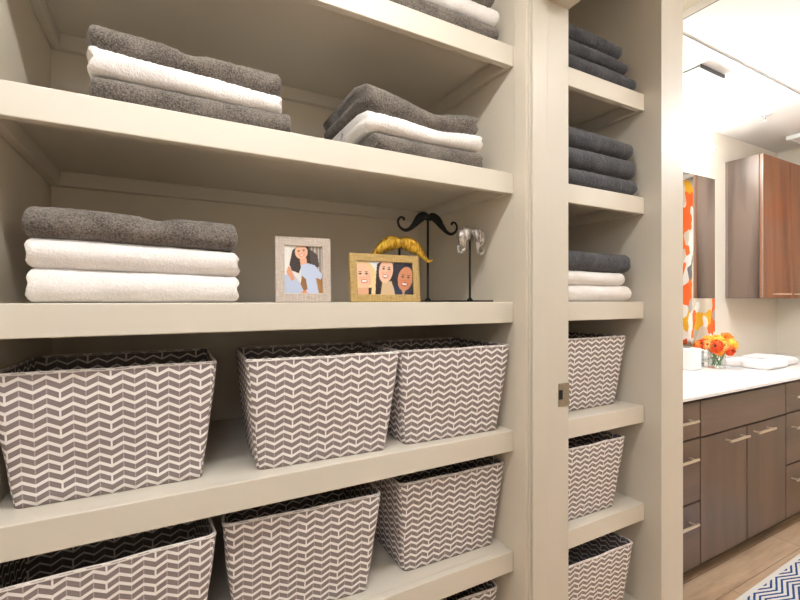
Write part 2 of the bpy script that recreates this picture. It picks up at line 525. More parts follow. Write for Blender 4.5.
# ------------------------------------------------------------------ baskets
def basket_meshes():
    Wb, Db, Wt, Dt, H = 0.296, 0.215, 0.347, 0.268, 0.236
    def ring(w, d, r, n=5, sub=10):
        """closed outline with rounded corners, list of (x, y)"""
        pts = []
        cs_ = [(w / 2 - r, -d / 2 + r, -PI / 2), (w / 2 - r, d / 2 - r, 0), (-w / 2 + r, d / 2 - r, PI / 2), (-w / 2 + r, -d / 2 + r, PI)]
        for ci, (cx, cy, a0) in enumerate(cs_):
            for i in range(n):
                a = a0 + PI / 2 * i / (n - 1)
                pts.append((cx + r * math.cos(a), cy + r * math.sin(a)))
            nx, ny, na = cs_[(ci + 1) % 4]
            ex, ey = cx + r * math.cos(a0 + PI / 2), cy + r * math.sin(a0 + PI / 2)
            sx, sy = nx + r * math.cos(na), ny + r * math.sin(na)
            for i in range(1, sub):
                f = i / sub
                pts.append((ex + (sx - ex) * f, ey + (sy - ey) * f))
        return pts
    def surf(name, inset, z0, mat, seed, flip=False, bottom=True):
        nz = 14
        verts, faces = [], []
        for iz in range(nz + 1):
            f = iz / nz
            w = Wb + (Wt - Wb) * f - 2 * inset
            d = Db + (Dt - Db) * f - 2 * inset
            r = 0.014 + 0.002 * f
            bul = 0.004 * math.sin(PI * f)
            for (x, y) in ring(w, d, r):
                nv = noise.noise(Vector((x * 14 + seed, y * 14, f * 4))) * 0.0028
                L = math.hypot(x, y) or 1
                k_ = (bul * 0.4 + nv * (0.4 + 0.6 * f)) / L
                zz = z0 + (H - z0) * f
                if iz == nz: zz += noise.noise(Vector((x * 18 + seed, y * 18, 3))) * 0.0018
                verts.append((x * (1 + k_), y * (1 + k_), zz))
        m = len(verts) // (nz + 1)
        for iz in range(nz):
            for i in range(m):
                a, b = iz * m + i, iz * m + (i + 1) % m
                q = (a, b, b + m, a + m)
                faces.append(q[::-1] if flip else q)
        if bottom:
            fb = list(range(m))
            faces.append(tuple(fb) if flip else tuple(fb[::-1]))
        me = bpy.data.meshes.new(name)
        me.from_pydata(verts, [], faces); me.materials.append(mat)
        uvl = me.uv_layers.new(name='UVMap')
        for p in me.polygons:
            n = p.normal
            p.use_smooth = len(p.vertices) == 4
            for li in p.loop_indices:
                co = me.vertices[me.loops[li].vertex_index].co
                sx = -1 if flip else 1
                if abs(n.z) > 0.9: uu, vv = co.x, co.y
                elif abs(n.y) >= abs(n.x): uu, vv = co.x, co.z
                else: uu, vv = co.y + 0.0093, co.z
                uvl.data[li].uv = (uu + 0.004, vv)
        me.update()
        return me
    body = surf('body', 0.0, 0.0, M['chev'], 1.0)
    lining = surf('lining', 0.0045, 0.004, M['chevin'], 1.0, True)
    # hem : folded top edge joining outside and lining
    w, d = Wt, Dt
    out = ring(w + 0.0016, d + 0.0016, 0.016); inn = ring(w - 0.0105, d - 0.0105, 0.0135)
    vs, fs = [], []
    m = len(out)
    for (o, i) in zip(out, inn):
        L = math.hypot(*o); nz = noise.noise(Vector((o[0] * 18 + 1.0, o[1] * 18, 3))) * 0.0018
        k_ = noise.noise(Vector((o[0] * 14 + 1.0, o[1] * 14, 4))) * 0.0028 / L
        ox, oy = o[0] * (1 + k_), o[1] * (1 + k_); ix, iy = i[0] * (1 + k_), i[1] * (1 + k_)
        mx, my = (ox + ix) / 2, (oy + iy) / 2
        vs += [(ox, oy, H - 0.0035 + nz), (ox * .35 + mx * .65, oy * .35 + my * .65, H + 0.0014 + nz), (ix * .35 + mx * .65, iy * .35 + my * .65, H + 0.0014 + nz), (ix, iy, H - 0.0035 + nz)]
    for i in range(m):
        j = (i + 1) % m
        for r in range(3):
            fs.append((i * 4 + r, j * 4 + r, j * 4 + r + 1, i * 4 + r + 1))
    hem = bpy.data.meshes.new('hem'); hem.from_pydata(vs, [], fs); hem.materials.append(M['hem'])
    for p in hem.polygons: p.use_smooth = True
    return body, lining, hem, Db
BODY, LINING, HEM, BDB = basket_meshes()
def basket(cx, yfront, shelf_h, rz, label, sx=1.0, sz=1.0):
    e = thing('storage_basket', label, 'basket', (cx, yfront + BDB / 2, CAMZ + shelf_h + 0.0008), math.radians(rz), 'chevron fabric baskets')
    for n, me in (('body', BODY), ('lining', LINING), ('hem', HEM)):
        o = bpy.data.objects.new(n, me); link(o, e)
    e.scale = (sx, 1, sz)
    return e
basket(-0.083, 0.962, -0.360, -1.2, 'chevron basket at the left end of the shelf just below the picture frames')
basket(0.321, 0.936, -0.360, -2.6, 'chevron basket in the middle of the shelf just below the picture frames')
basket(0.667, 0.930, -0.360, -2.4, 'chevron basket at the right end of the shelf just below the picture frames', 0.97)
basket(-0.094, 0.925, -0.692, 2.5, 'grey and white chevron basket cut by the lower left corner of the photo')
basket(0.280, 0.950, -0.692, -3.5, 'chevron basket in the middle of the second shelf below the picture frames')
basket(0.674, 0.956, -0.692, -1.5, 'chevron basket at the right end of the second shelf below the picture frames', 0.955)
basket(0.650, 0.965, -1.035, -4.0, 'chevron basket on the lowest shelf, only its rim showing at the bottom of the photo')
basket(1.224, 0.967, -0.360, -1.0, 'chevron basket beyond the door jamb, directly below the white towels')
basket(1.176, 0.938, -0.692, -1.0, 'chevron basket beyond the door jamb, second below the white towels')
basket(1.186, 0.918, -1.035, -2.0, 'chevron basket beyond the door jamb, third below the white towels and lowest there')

# ------------------------------------------------------------------ towels
def towel(name_label, x, yf, z, L, D, T, mat, seed, layers=2, warp=None, thick=None, rz=0.0, group=None, nu=96, nj=64, dx=0.0, fluff=1.0, cat='towel', name='folded_towel', end=0.014):
    """folded towel, base front edge at yf, length along X"""
    e_ = end
    warp = warp or (lambda t: 0.0)
    thick = thick or (lambda t: 1.0)
    # cross-section (y, z) with round front and back folds
    sec = []
    r = 0.5 * T
    straight = D - 2 * r
    per = 2 * straight + 2 * PI * r
    for j in range(nj):
        s = per * j / nj
        if s < straight: sec.append((-D / 2 + r + s, 0.0))
        elif s < straight + PI * r:
            a = -PI / 2 + (s - straight) / r
            sec.append((D / 2 - r + r * math.cos(a), r + r * math.sin(a)))
        elif s < 2 * straight + PI * r: sec.append((D / 2 - r - (s - straight - PI * r), T))
        else:
            a = PI / 2 + (s - 2 * straight - PI * r) / r
            sec.append((-D / 2 + r + r * math.cos(a), r + r * math.sin(a)))
    # squarer front fold
    def scal(zz):
        q = abs(math.sin(PI * layers * min(1, max(0, zz / T))))
        return q ** 0.55
    stations = [(-1 + 2 * i / nu, 1.0) for i in range(nu + 1)]
    rings = [(-1, sc) for sc in (0.02, 0.35, 0.62, 0.80, 0.90, 0.965)] + stations + [(1, sc) for sc in (0.965, 0.90, 0.80, 0.62, 0.35, 0.02)]
    verts, faces = [], []
    for (t, sc) in rings:
        for (y, zz) in sec:
            hx = L / 2 - e_ + e_ * (scal(zz) if abs(t) > 0.9999 else 1.0) * 1.0
            # blend to the scalloped end
            if abs(t) > 0.9999:
                px = math.copysign(hx, t) if sc < 1 else math.copysign(L / 2 - e_ + e_ * 0.55 * scal(zz), t)
                if sc < 1: px = math.copysign(L / 2 - e_ + e_ * scal(zz) * (1 - 0.45 * max(0, (sc - 0.80) / 0.2)), t)
            else:
                px = t * (L / 2 - e_)
            py = y * sc
            n1 = noise.noise(Vector((px * 9 + seed * 3.1, py * 9, zz * 30 + seed)))
            n2 = noise.noise(Vector((px * 34 + seed, py * 34, zz * 60)))
            n3 = noise.noise(Vector((px * 170, py * 170 + seed, zz * 170))) * fluff
            tt = px / (L / 2)
            zz2 = zz * thick(tt) + warp(tt)
            up = zz / T
            if t > -1 or sc == 1: pass
            py += n1 * 0.004 + n2 * 0.0014 + n3 * 0.0016 * (-1 if y < 0 else 1)
            px += n1 * 0.003 * abs(t) + n3 * 0.0008
            zz2 += (n1 * 0.0040 + n2 * 0.0018 + n3 * 0.0014) * up
            verts.append((px, py, zz2))
    m = nj
    for i in range(len(rings) - 1):
        for j in range(m):
            j2 = (j + 1) % m
            faces.append((i * m + j, i * m + j2, (i + 1) * m + j2, (i + 1) * m + j))
    faces.append(tuple(range(m)))
    faces.append(tuple((len(rings) - 1) * m + j for j in range(m))[::-1])
    faces = [f[::-1] for f in faces]
    o = mesh_obj(name, verts, faces, mat)
    bm = bmesh.new(); bm.from_mesh(o.data); bmesh.ops.recalc_face_normals(bm, faces=bm.faces[:]); bm.to_mesh(o.data); bm.free()
    o.location = (x, yf + D / 2, z)
    o.rotation_euler = (0, 0, math.radians(rz))
    tag(o, name_label, cat, group)
    return o

def gau(t, c, w): return math.exp(-((t - c) / w) ** 2)

# A : left of the second shelf
zA = CAMZ + 0.349 + 0.001
gA = 'towels stacked at the left of the upper shelf'
towel('grey towel at the bottom of the upper left grey-white-grey stack', 0.058, 0.918, zA, 0.362, 0.25, 0.050, M['tgray'], 1, 1, group=gA)
towel('white towel in the middle of the upper left grey-white-grey stack', 0.046, 0.918, zA + 0.049, 0.346, 0.25, 0.044, M['twhite'], 2, 2, warp=lambda t: 0.004 * (-t), thick=lambda t: 1.0 - 0.12 * t, group=gA, dx=0)
towel('grey towel with a dip on top of the upper left grey-white-grey stack', 0.046, 0.924, zA + 0.093, 0.345, 0.24, 0.044, M['tgray'], 3, 1, warp=lambda t: 0.006 * (-t), thick=lambda t: 1.0 - 0.16 * gau(t, -0.02, 0.16) + 0.05 * gau(t, 0.15, 0.1), group=gA)
# B : right of the second shelf
gB = 'towels stacked at the right of the upper shelf'
wB = lambda t: 0.0
towel('grey towel at the bottom of the stack above the mustache stands', 0.590, 0.918, zA, 0.335, 0.28, 0.050, M['tgray'], 4, 2, group=gB)
towel('white towel between two grey ones in the stack above the mustache stands', 0.580, 0.918, zA + 0.049, 0.366, 0.29, 0.046, M['twhite'], 5, 2, warp=lambda t: 0.004 - 0.006 * gau(t, 0.1, 0.5), thick=lambda t: 1.0 - 0.15 * gau(t, 0.2, 0.4), end=0.028, group=gB)
towel('grey towel with an open fold on top of the stack above the mustache stands', 0.572, 0.920, zA + 0.096, 0.362, 0.30, 0.056, M['tgray'], 6, 2, warp=lambda t: 0.008 * gau(t, -1, 0.5) - 0.010 * gau(t, 0.2, 0.5), thick=lambda t: 1.0 + 0.12 * gau(t, -1, 0.5) - 0.22 * gau(t, 0.15, 0.35), end=0.034, group=gB)
# C : top shelf
zC = CAMZ + 0.700 + 0.001
gC = 'towels stacked on the top shelf'
towel('dark grey folded towel, bottom of the stack on the top shelf', 0.612, 0.912, zC, 0.385, 0.26, 0.056, M['tgray'], 7, 1, group=gC)
towel('white folded towel on the top shelf between two grey ones', 0.638, 0.915, zC + 0.055, 0.345, 0.26, 0.048, M['twhite'], 8, 1, group=gC)
towel('dark grey folded towel cut by the top edge of the photo', 0.630, 0.918, zC + 0.102, 0.335, 0.26, 0.050, M['tgray'], 9, 1, group=gC)
# D : shelf with picture frames
zD = CAMZ - 0.006 + 0.001
gD = 'towels stacked beside the picture frames'
towel('white folded towel at the bottom of the stack left of the picture frames', -0.040, 0.920, zD, 0.345, 0.26, 0.054, M['twhite'], 10, 2, warp=lambda t: 0.0, thick=lambda t: 1.04 - 0.05 * t, group=gD, fluff=0.4)
towel('white folded towel in the middle of the stack left of the picture frames', -0.040, 0.922, zD + 0.053, 0.347, 0.26, 0.052, M['twhite'], 11, 2, warp=lambda t: 0.003 - 0.004 * t, thick=lambda t: 1.0, group=gD, fluff=0.4)
towel('dark grey folded towel on top of the two white ones left of the picture frames', -0.043, 0.922, zD + 0.105, 0.345, 0.26, 0.054, M['tgray'], 12, 1, warp=lambda t: 0.003 - 0.003 * t, thick=lambda t: 1.0 - 0.12 * gau(t, 0.15, 0.12), group=gD)
# E, F, G : linen bay
gE = 'charcoal towels stacked on the top linen shelf'
towel('charcoal folded towel, bottom of the highest stack beyond the door jamb', 1.214, 0.903, zC, 0.372, 0.27, 0.056, M['tdark'], 13, 1, thick=lambda t: 1.0 - 0.1 * gau(t, 1, 0.4), group=gE)
towel('charcoal folded towel, middle of the highest stack beyond the door jamb', 1.185, 0.905, zC + 0.055, 0.350, 0.27, 0.044, M['tdark'], 14, 1, thick=lambda t: 1.0 - 0.1 * gau(t, 1, 0.4), warp=lambda t: -0.003 * gau(t, 1, .3), group=gE)
towel('charcoal folded towel, topmost of the highest stack beyond the door jamb', 1.163, 0.905, zC + 0.098, 0.330, 0.27, 0.050, M['tdark'], 15, 1, warp=lambda t: -0.004 * gau(t, 1, .3), group=gE)
gF = 'charcoal towels stacked on the second linen shelf'
towel('bottom charcoal towel of the lower all-charcoal stack beyond the door jamb', 1.214, 0.903, zA, 0.375, 0.27, 0.058, M['tdark'], 16, 1, group=gF)
towel('middle charcoal towel of the lower all-charcoal stack beyond the door jamb', 1.210, 0.903, zA + 0.057, 0.378, 0.27, 0.068, M['tdark'], 17, 1, group=gF)
towel('topmost charcoal towel of the lower all-charcoal stack beyond the door jamb', 1.205, 0.905, zA + 0.124, 0.368, 0.27, 0.064, M['tdark'], 18, 1, thick=lambda t: 1.0 - 0.1 * gau(t, 1, 0.5), group=gF)
gG = 'towels above the linen baskets'
towel('bottom white folded towel of the stack just above the baskets beyond the door jamb', 1.195, 0.906, zD, 0.365, 0.27, 0.052, M['twhite'], 19, 1, group=gG, fluff=0.4)
towel('white folded towel under the charcoal one on the third shelf beyond the door jamb', 1.170, 0.908, zD + 0.051, 0.350, 0.27, 0.046, M['twhite'], 20, 1, group=gG, fluff=0.4)
towel('charcoal folded towel on top of two white ones beyond the door jamb', 1.190, 0.903, zD + 0.096, 0.365, 0.27, 0.062, M['tdark'], 21, 2, group=gG)

# ------------------------------------------------------------------ picture frames
def paint_photo(w, h, fn, nx, nz):
    vs, fs, cols = [], [], []
    for j in range(nz + 1):
        for i in range(nx + 1):
            a, b = i / nx, j / nz
            vs.append((-w / 2 + w * a, 0, b * h))
            cols.append(lin(fn(a, 1 - b)))
    for j in range(nz):
        for i in range(nx):
            p = j * (nx + 1) + i
            fs.append((p, p + 1, p + nx + 2, p + nx + 1))
    me = bpy.data.meshes.new('photo')
    me.from_pydata(vs, [], fs)
    at = me.color_attributes.new('print', 'FLOAT_COLOR', 'POINT')
    for i, c in enumerate(cols): at.data[i].color = c
    me.materials.append(M['photo'])
    return me

def ell(x, y, cx, cy, rx, ry, rot=0.0):
    dx, dy = x - cx, y - cy
    c, s = math.cos(rot), math.sin(rot)
    a, b = (dx * c + dy * s) / rx, (-dx * s + dy * c) / ry
    return a * a + b * b < 1
def poly(x, y, pts):
    ins = False
    n = len(pts)
    for i in range(n):
        x1, y1 = pts[i]; x2, y2 = pts[(i + 1) % n]
        if (y1 > y) != (y2 > y) and x < (x2 - x1) * (y - y1) / (y2 - y1) + x1: ins = not ins
    return ins

def face(x, y, cx, cy, rx, ry, rot, skin, lip, c):
    """returns colour over a face ellipse or c"""
    if not ell(x, y, cx, cy, rx, ry, rot): return c
    cs_, sn = math.cos(rot), math.sin(rot)
    a = ((x - cx) * cs_ + (y - cy) * sn) / rx; b = (-(x - cx) * sn + (y - cy) * cs_) / ry
    col = skin
    dim = lambda q: tuple(int(v * q) for v in skin)
    if ell(a, b, 0.55, 0.25, 0.30, 0.5): col = dim(0.95)
    for ex in (-0.38, 0.38):
        if ell(a, b, ex, -0.14, 0.20, 0.075): col = dim(0.62)
        if ell(a, b, ex, -0.14, 0.11, 0.06): col = (66, 46, 40)
        if ell(a, b, ex, -0.30, 0.22, 0.04): col = dim(0.55)
        if ell(a, b, ex, 0.22, 0.20, 0.14): col = tuple(min(255, int(v * w_)) for v, w_ in zip(skin, (1.02, 0.90, 0.88)))
    if ell(a, b, 0.03, 0.14, 0.10, 0.05): col = dim(0.80)
    if ell(a, b, 0, 0.46, 0.40, 0.17) and b > 0.40 - 0.10 * (1 - a * a * 6): col = lip
    if ell(a, b, 0, 0.44, 0.31, 0.10) and b > 0.38: col = (250, 246, 240)
    return col

def photo_one(x, y):
    c = (232, 228, 222)
    if x > 0.60 and y < 0.75: c = (150, 138, 128) if (int(x * 34) % 3) else (208, 200, 192)
    if x > 0.84 and y > 0.62: c = (168, 118, 66)
    if x < 0.16: c = (238, 234, 230)
    # hair
    if poly(x, y, [(0.22, 0.10), (0.40, -0.02), (0.62, 0.0), (0.74, 0.12), (0.72, 0.45), (0.60, 0.42), (0.46, 0.40), (0.38, 0.58), (0.20, 0.52), (0.14, 0.40)]): c = (52, 44, 44)
    if poly(x, y, [(0.66, 0.05), (0.88, 0.18), (0.92, 0.42), (0.82, 0.46), (0.70, 0.40)]): c = (84, 74, 72)
    if ((x * 30 + y * 6) % 1) < 0.18 and c == (52, 44, 44): c = (88, 78, 76)
    # neck, blouse, arm
    if poly(x, y, [(0.40, 0.24), (0.58, 0.24), (0.60, 0.46), (0.44, 0.48)]): c = (232, 176, 146)
    if poly(x, y, [(0.44, 0.40), (0.62, 0.36), (0.80, 0.40), (1.0, 0.60), (0.96, 0.70), (0.82, 0.66), (0.90, 1.0), (0.60, 1.0), (0.52, 0.72), (0.42, 0.66)]): c = (196, 208, 234)
    if poly(x, y, [(0.0, 0.62), (0.22, 0.56), (0.46, 0.84), (0.48, 1.0), (0.0, 1.0)]): c = (190, 202, 228)
    if poly(x, y, [(0.12, 0.42), (0.20, 0.52), (0.28, 0.70), (0.20, 0.74), (0.06, 0.56)]): c = (226, 162, 128)
    if poly(x, y, [(0.46, 0.62), (0.56, 0.70), (0.60, 0.90), (0.50, 0.95), (0.42, 0.80)]): c = (150, 108, 66)
    if poly(x, y, [(0.44, 0.96), (0.56, 0.92), (0.60, 1.0), (0.44, 1.0)]): c = (224, 150, 110)
    c = face(x, y, 0.45, 0.13, 0.165, 0.145, -0.15, (240, 190, 160), (200, 90, 80), c)
    return c

def photo_two(x, y):
    c = (236, 238, 240)
    # blonde woman on the left
    if ell(x, y, 0.12, 0.50, 0.23, 0.50): c = (232, 206, 150)
    if poly(x, y, [(0.20, 0.5), (0.34, 0.42), (0.36, 1.0), (0.20, 1.0)]): c = (238, 214, 158)
    if poly(x, y, [(0.0, 0.80), (0.22, 0.78), (0.20, 1.0), (0.0, 1.0)]): c = (226, 172, 140)
    if poly(x, y, [(0.20, 0.80), (0.25, 0.78), (0.24, 1.0), (0.19, 1.0)]): c = (44, 40, 44)
    c = face(x, y, 0.12, 0.43, 0.140, 0.37, -0.05, (244, 198, 170), (206, 96, 92), c)
    # dark-haired woman on the right
    if poly(x, y, [(0.66, 0.0), (1.0, 0.0), (1.0, 1.0), (0.62, 1.0), (0.60, 0.6)]): c = (46, 48, 62)
    if poly(x, y, [(0.68, 0.80), (0.86, 0.80), (0.82, 1.0), (0.66, 1.0)]): c = (196, 148, 132)
    if poly(x, y, [(0.62, 0.72), (0.78, 0.80), (0.80, 1.0), (0.62, 1.0)]): c = (40, 58, 86)
    c = face(x, y, 0.86, 0.50, 0.138, 0.37, 0.12, (206, 140, 104), (170, 70, 70), c)
    # brown-haired woman in the middle
    if poly(x, y, [(0.36, 0.08), (0.46, -0.02), (0.64, -0.02), (0.68, 0.2), (0.68, 0.6), (0.58, 0.6), (0.44, 0.7), (0.42, 1.0), (0.31, 1.0), (0.33, 0.5)]): c = (52, 44, 46)
    if poly(x, y, [(0.44, 0.62), (0.60, 0.58), (0.64, 0.80), (0.66, 1.0), (0.40, 1.0)]): c = (214, 186, 150)
    c = face(x, y, 0.515, 0.27, 0.125, 0.37, 0.10, (242, 196, 170), (196, 84, 84), c)
    return c

def picture_frame(loc, rz, lean, w, h, bw, d, mat, photo, label, wide, inset):
    e = thing('picture_frame', label, 'picture frame', loc, math.radians(rz))
    rot = Matrix.Rotation(math.radians(-lean), 4, 'X')
    f = MB()
    # four mitred bars with a bevelled profile
    x, z = w / 2, h
    i = bw
    t = bmesh.new()
    O_ = [(-x, 0), (x, 0), (x, z), (-x, z)]; I_ = [(-x + i, i), (x - i, i), (x - i, z - i), (-x + i, z - i)]
    def lay(P, y): return [t.verts.new((a, y, b)) for a, b in P]
    of, if_, ob, ib = lay(O_, 0), lay(I_, 0), lay(O_, d), lay(I_, d)
    for q in range(4):
        r_ = (q + 1) % 4
        t.faces.new((of[q], of[r_], if_[r_], if_[q])); t.faces.new((ob[q], ib[q], ib[r_], ob[r_]))
        t.faces.new((of[q], ob[q], ob[r_], of[r_])); t.faces.new((if_[q], if_[r_], ib[r_], ib[q]))
    bmesh.ops.recalc_face_normals(t, faces=t.faces[:])
    f._merge(t)
    o = f.build('frame', mat, e); o.matrix_local = rot
    md = o.modifiers.new('bev', 'BEVEL'); md.width = 0.0015; md.segments = 2; md.limit_method = 'ANGLE'
    pm = bpy.data.objects.new('photo', photo); link(pm, e)
    pm.matrix_local = rot @ Matrix.Translation((0, 0.0045, i - 0.001))
    g = MB().box(-x + i - 0.001, x - i + 0.001, 0.0024, 0.0034, i - 0.001, z - i + 0.001).build('glass_pane', M['pane'], e); g.matrix_local = rot
    b = MB().box(-x + 0.004, x - 0.004, 0.0055, d - 0.001, 0.004, z - 0.004, 0.0008).build('backing_board', M['black'], e); b.matrix_local = rot
    # easel leg
    l = MB()
    top = rot @ Vector((0, d, h * 0.62))
    l.prism([(-0.012, 0), (0.012, 0), (0.02, 1), (-0.02, 1)], 0, 0.0025)
    lo = l.build('easel_leg', M['black'], e)
    foot = Vector((0, top.y + 0.045, 0.0005))
    dirv = top - foot
    ang = math.atan2(-dirv.y, dirv.z)
    lo.matrix_local = Matrix.Translation(foot) @ Matrix.Rotation(ang, 4, 'X') @ Matrix.Diagonal((1, 1, dirv.length, 1))
    return e
zS = CAMZ - 0.006 + 0.0012
ph1 = paint_photo(0.131 - 0.040, 0.154 - 0.040, photo_one, 84, 110)
ph2 = paint_photo(0.192 - 0.036, 0.121 - 0.036, photo_two, 130, 80)
picture_frame((0.284, 1.000, zS), -4, 4, 0.131, 0.154, 0.021, 0.014, M['fsilver'], ph1, 'upright silver picture frame with a photo of one long-haired woman', False, 0)
picture_frame((0.486, 0.968, zS), -2, 6, 0.192, 0.121, 0.019, 0.014, M['fgold'], ph2, 'wide gold picture frame with a photo of three smiling women', True, 0)

# ------------------------------------------------------------------ mustache stands
def spline(pts, n):
    """Catmull-Rom through tuples of any length"""
    out = []
    m = len(pts)
    for i in range(m - 1):
        p0, p1, p2, p3 = pts[max(0, i - 1)], pts[i], pts[i + 1], pts[min(m - 1, i + 2)]
        for k_ in range(n):
            t = k_ / n
            out.append(tuple(0.5 * ((2 * b) + (-a + c) * t + (2 * a - 5 * b + 4 * c - d) * t * t + (-a + 3 * b - 3 * c + d) * t ** 3) for a, b, c, d in zip(p0, p1, p2, p3)))
    out.append(tuple(pts[-1]))
    return out
def mustache_half(mb, pts, s, depth=0.55, mirror=1, ns=14):
    """pts (x, z, half height); swept elliptical body in the XZ plane"""
    P = spline(pts, 7)
    t = bmesh.new(); rings = []
    for i, (x, z, r) in enumerate(P):
        a = P[max(0, i - 1)]; b = P[min(len(P) - 1, i + 1)]
        dx, dz = b[0] - a[0], b[1] - a[1]
        L = math.hypot(dx, dz) or 1
        nx, nz = -dz / L, dx / L
        r = max(r, 0.0008)
        ring = []
        for k_ in range(ns):
            an = 2 * PI * k_ / ns
            q = r * math.cos(an)
            ring.append(t.verts.new((mirror * (x + nx * q) * s, max(r * depth, 0.0022) * math.sin(an) * s, (z + nz * q) * s)))
        rings.append(ring)
    for i in range(len(rings) - 1):
        for k_ in range(ns):
            t.faces.new((rings[i][k_], rings[i][(k_ + 1) % ns], rings[i + 1][(k_ + 1) % ns], rings[i + 1][k_]))
    t.faces.new(rings[0][::-1]); t.faces.new(rings[-1])
    bmesh.ops.recalc_face_normals(t, faces=t.faces[:])
    mb._merge(t)
def mustache_stand(loc, rz, half, s, hz, mat, label, poler=0.0032, base=(0.05, 0.036), depth=0.55, tip=0.0):
    e = thing('mustache_stand', label, 'decoration', loc, math.radians(rz), 'mustache ornaments on stands')
    MB().box(-base[0], base[0], -base[1], base[1], 0, 0.004, 0.001).build('base_plate', M['black'], e)
    MB().lathe([(0.0095, 0.004), (0.008, 0.006), (poler, 0.012), (poler, hz), (0, hz)], 16).build('pole', M['black'], e, smooth=True, angle=40)
    mb = MB()
    for mi in (-1, 1): mustache_half(mb, half, s, depth, mi)
    o = mb.build('mustache', mat, e, smooth=True)
    o.location = (0, -0.004, hz)
    return e
H_black = [(0.000, -0.001, 0.007), (0.012, 0.004, 0.0105), (0.026, -0.003, 0.0115), (0.040, -0.018, 0.0082), (0.054, -0.031, 0.0052), (0.069, -0.036, 0.0040),
           (0.083, -0.029, 0.0034), (0.088, -0.016, 0.0030), (0.082, -0.006, 0.0028), (0.073, -0.006, 0.0028), (0.071, -0.012, 0.0036)]
H_gold = [(0.000, -0.006, 0.013), (0.014, 0.000, 0.0185), (0.032, -0.003, 0.0200), (0.052, -0.013, 0.0165), (0.070, -0.028, 0.0105), (0.084, -0.041, 0.0060),
          (0.094, -0.047, 0.0040), (0.101, -0.044, 0.0028), (0.103, -0.038, 0.0014)]
H_silver = [(0.002, -0.008, 0.010), (0.014, -0.006, 0.0215), (0.028, -0.015, 0.0250), (0.033, -0.031, 0.0180), (0.028, -0.044, 0.0090), (0.027, -0.056, 0.0058),
            (0.034, -0.066, 0.0044), (0.045, -0.067, 0.0040), (0.052, -0.060, 0.0036), (0.051, -0.051, 0.0032), (0.046, -0.049, 0.0032)]
mustache_stand((0.660, 1.055, zS), 0, H_black, 1.13, 0.240, M['black'], 'tall black handlebar mustache on a black stand')
mustache_stand((0.559, 1.040, zS), 0, H_gold, 1.0, 0.160, M['gold'], 'gold mustache on a stand behind the gold picture frame')
mustache_stand((0.768, 1.000, zS), 3, H_silver, 0.93, 0.202, M['silver'], 'silver walrus mustache with curled tips on a black stand', base=(0.058, 0.036), depth=0.7)

# ------------------------------------------------------------------ vanity
VF = 1.116            # front of doors
CT = CAMZ - 0.44      # counter top
v = thing('vanity_cabinet', 'long dark brown bathroom vanity under the white countertop', 'cabinet', (2.99, VF, 0))
ox, oz = -2.99, 0
def vb(x0, x1, y0, y1, z0, z1, name, mat, parent=v, bev=0.0012):
    return MB().box(x0 - 2.99, x1 - 2.99, y0 - VF, y1 - VF, z0, z1, bev).build(name, mat, parent)
ctop, cbot = CAMZ - 0.4545, CAMZ - 1.240
cm = MB()
for bx in ((P1 + 0.002, RW - 0.002, VF + 0.022, VF + 0.034, cbot, ctop), (P1 + 0.002, RW - 0.002, BW - 0.02, BW - 0.001, cbot, ctop),
           (P1 + 0.002, RW - 0.002, VF + 0.034, BW - 0.02, cbot, cbot + 0.018), (P1 + 0.002, P1 + 0.02, VF + 0.034, BW - 0.02, cbot, ctop), (RW - 0.02, RW - 0.002, VF + 0.034, BW - 0.02, cbot, ctop)):
    cm.box(bx[0] - 2.99, bx[1] - 2.99, bx[2] - VF, bx[3] - VF, bx[4], bx[5])
cm.build('carcass', M['hole'], v)  # near-black colour stands in for shade in the gaps between fronts
vb(P1 + 0.01, RW - 0.01, VF + 0.075, VF + 0.09, 0.0, cbot, 'toe_kick', M['toe'])
G = 0.0044
def bar_handle(x0, x1, z, parent):
    h = MB()
    X0, X1, Y, Z = x0 - 2.99, x1 - 2.99, -0.030, z
    h.box(X0, X1, Y - 0.006, Y + 0.003, Z - 0.005, Z + 0.005, 0.0012)
    for xx in (X0 + 0.022, X1 - 0.022):
        h.box(xx - 0.004, xx + 0.004, Y, 0.001, Z - 0.004, Z + 0.004, 0.0008)
    h.build('handle', M['handle'], parent)
def drawers(x0, x1, hx0, hx1):
    zs = [(CAMZ - 0.645 + G, ctop - 0.0205, -0.552), (CAMZ - 0.940 + G, CAMZ - 0.645 - G, -0.727), (cbot, CAMZ - 0.940 - G, -1.022)]
    for a, b, hz in zs:
        d = vb(x0 + G, x1 - G, VF, VF + 0.020, a, b, 'drawer', M['vanityh'])
        bar_handle(hx0, hx1, CAMZ + hz, d)
drawers(1.880, 2.205, 1.942, 2.134)
drawers(3.085, 3.410, 3.135, 3.325)
vb(P1 + 0.004, 1.880 - G, VF, VF + 0.020, cbot, ctop - 0.0205, 'filler_panel', M['vanity'])
vb(2.205 + G, 3.085 - G, VF, VF + 0.020, CAMZ - 0.648 + G, ctop - 0.0205, 'false_front', M['vanityh'])
d1 = vb(2.205 + G, 2.645 - G, VF, VF + 0.020, cbot, CAMZ - 0.648 - G, 'door', M['vanity'])
d2 = vb(2.645 + G, 3.085 - G, VF, VF + 0.020, cbot, CAMZ - 0.648 - G, 'door', M['vanity'])
bar_handle(2.408, 2.600, CAMZ - 0.689, d1); bar_handle(2.692, 2.884, CAMZ - 0.689, d2)
d3 = vb(3.410 + G, 3.915 - G, VF, VF + 0.020, cbot, ctop - 0.0205, 'door', M['vanity'])
d4 = vb(3.915 + G, RW - 0.004, VF, VF + 0.020, cbot, ctop - 0.0205, 'door', M['vanity'])
bar_handle(3.68, 3.87, CAMZ - 0.51, d3); bar_handle(3.96, 4.15, CAMZ - 0.51, d4)

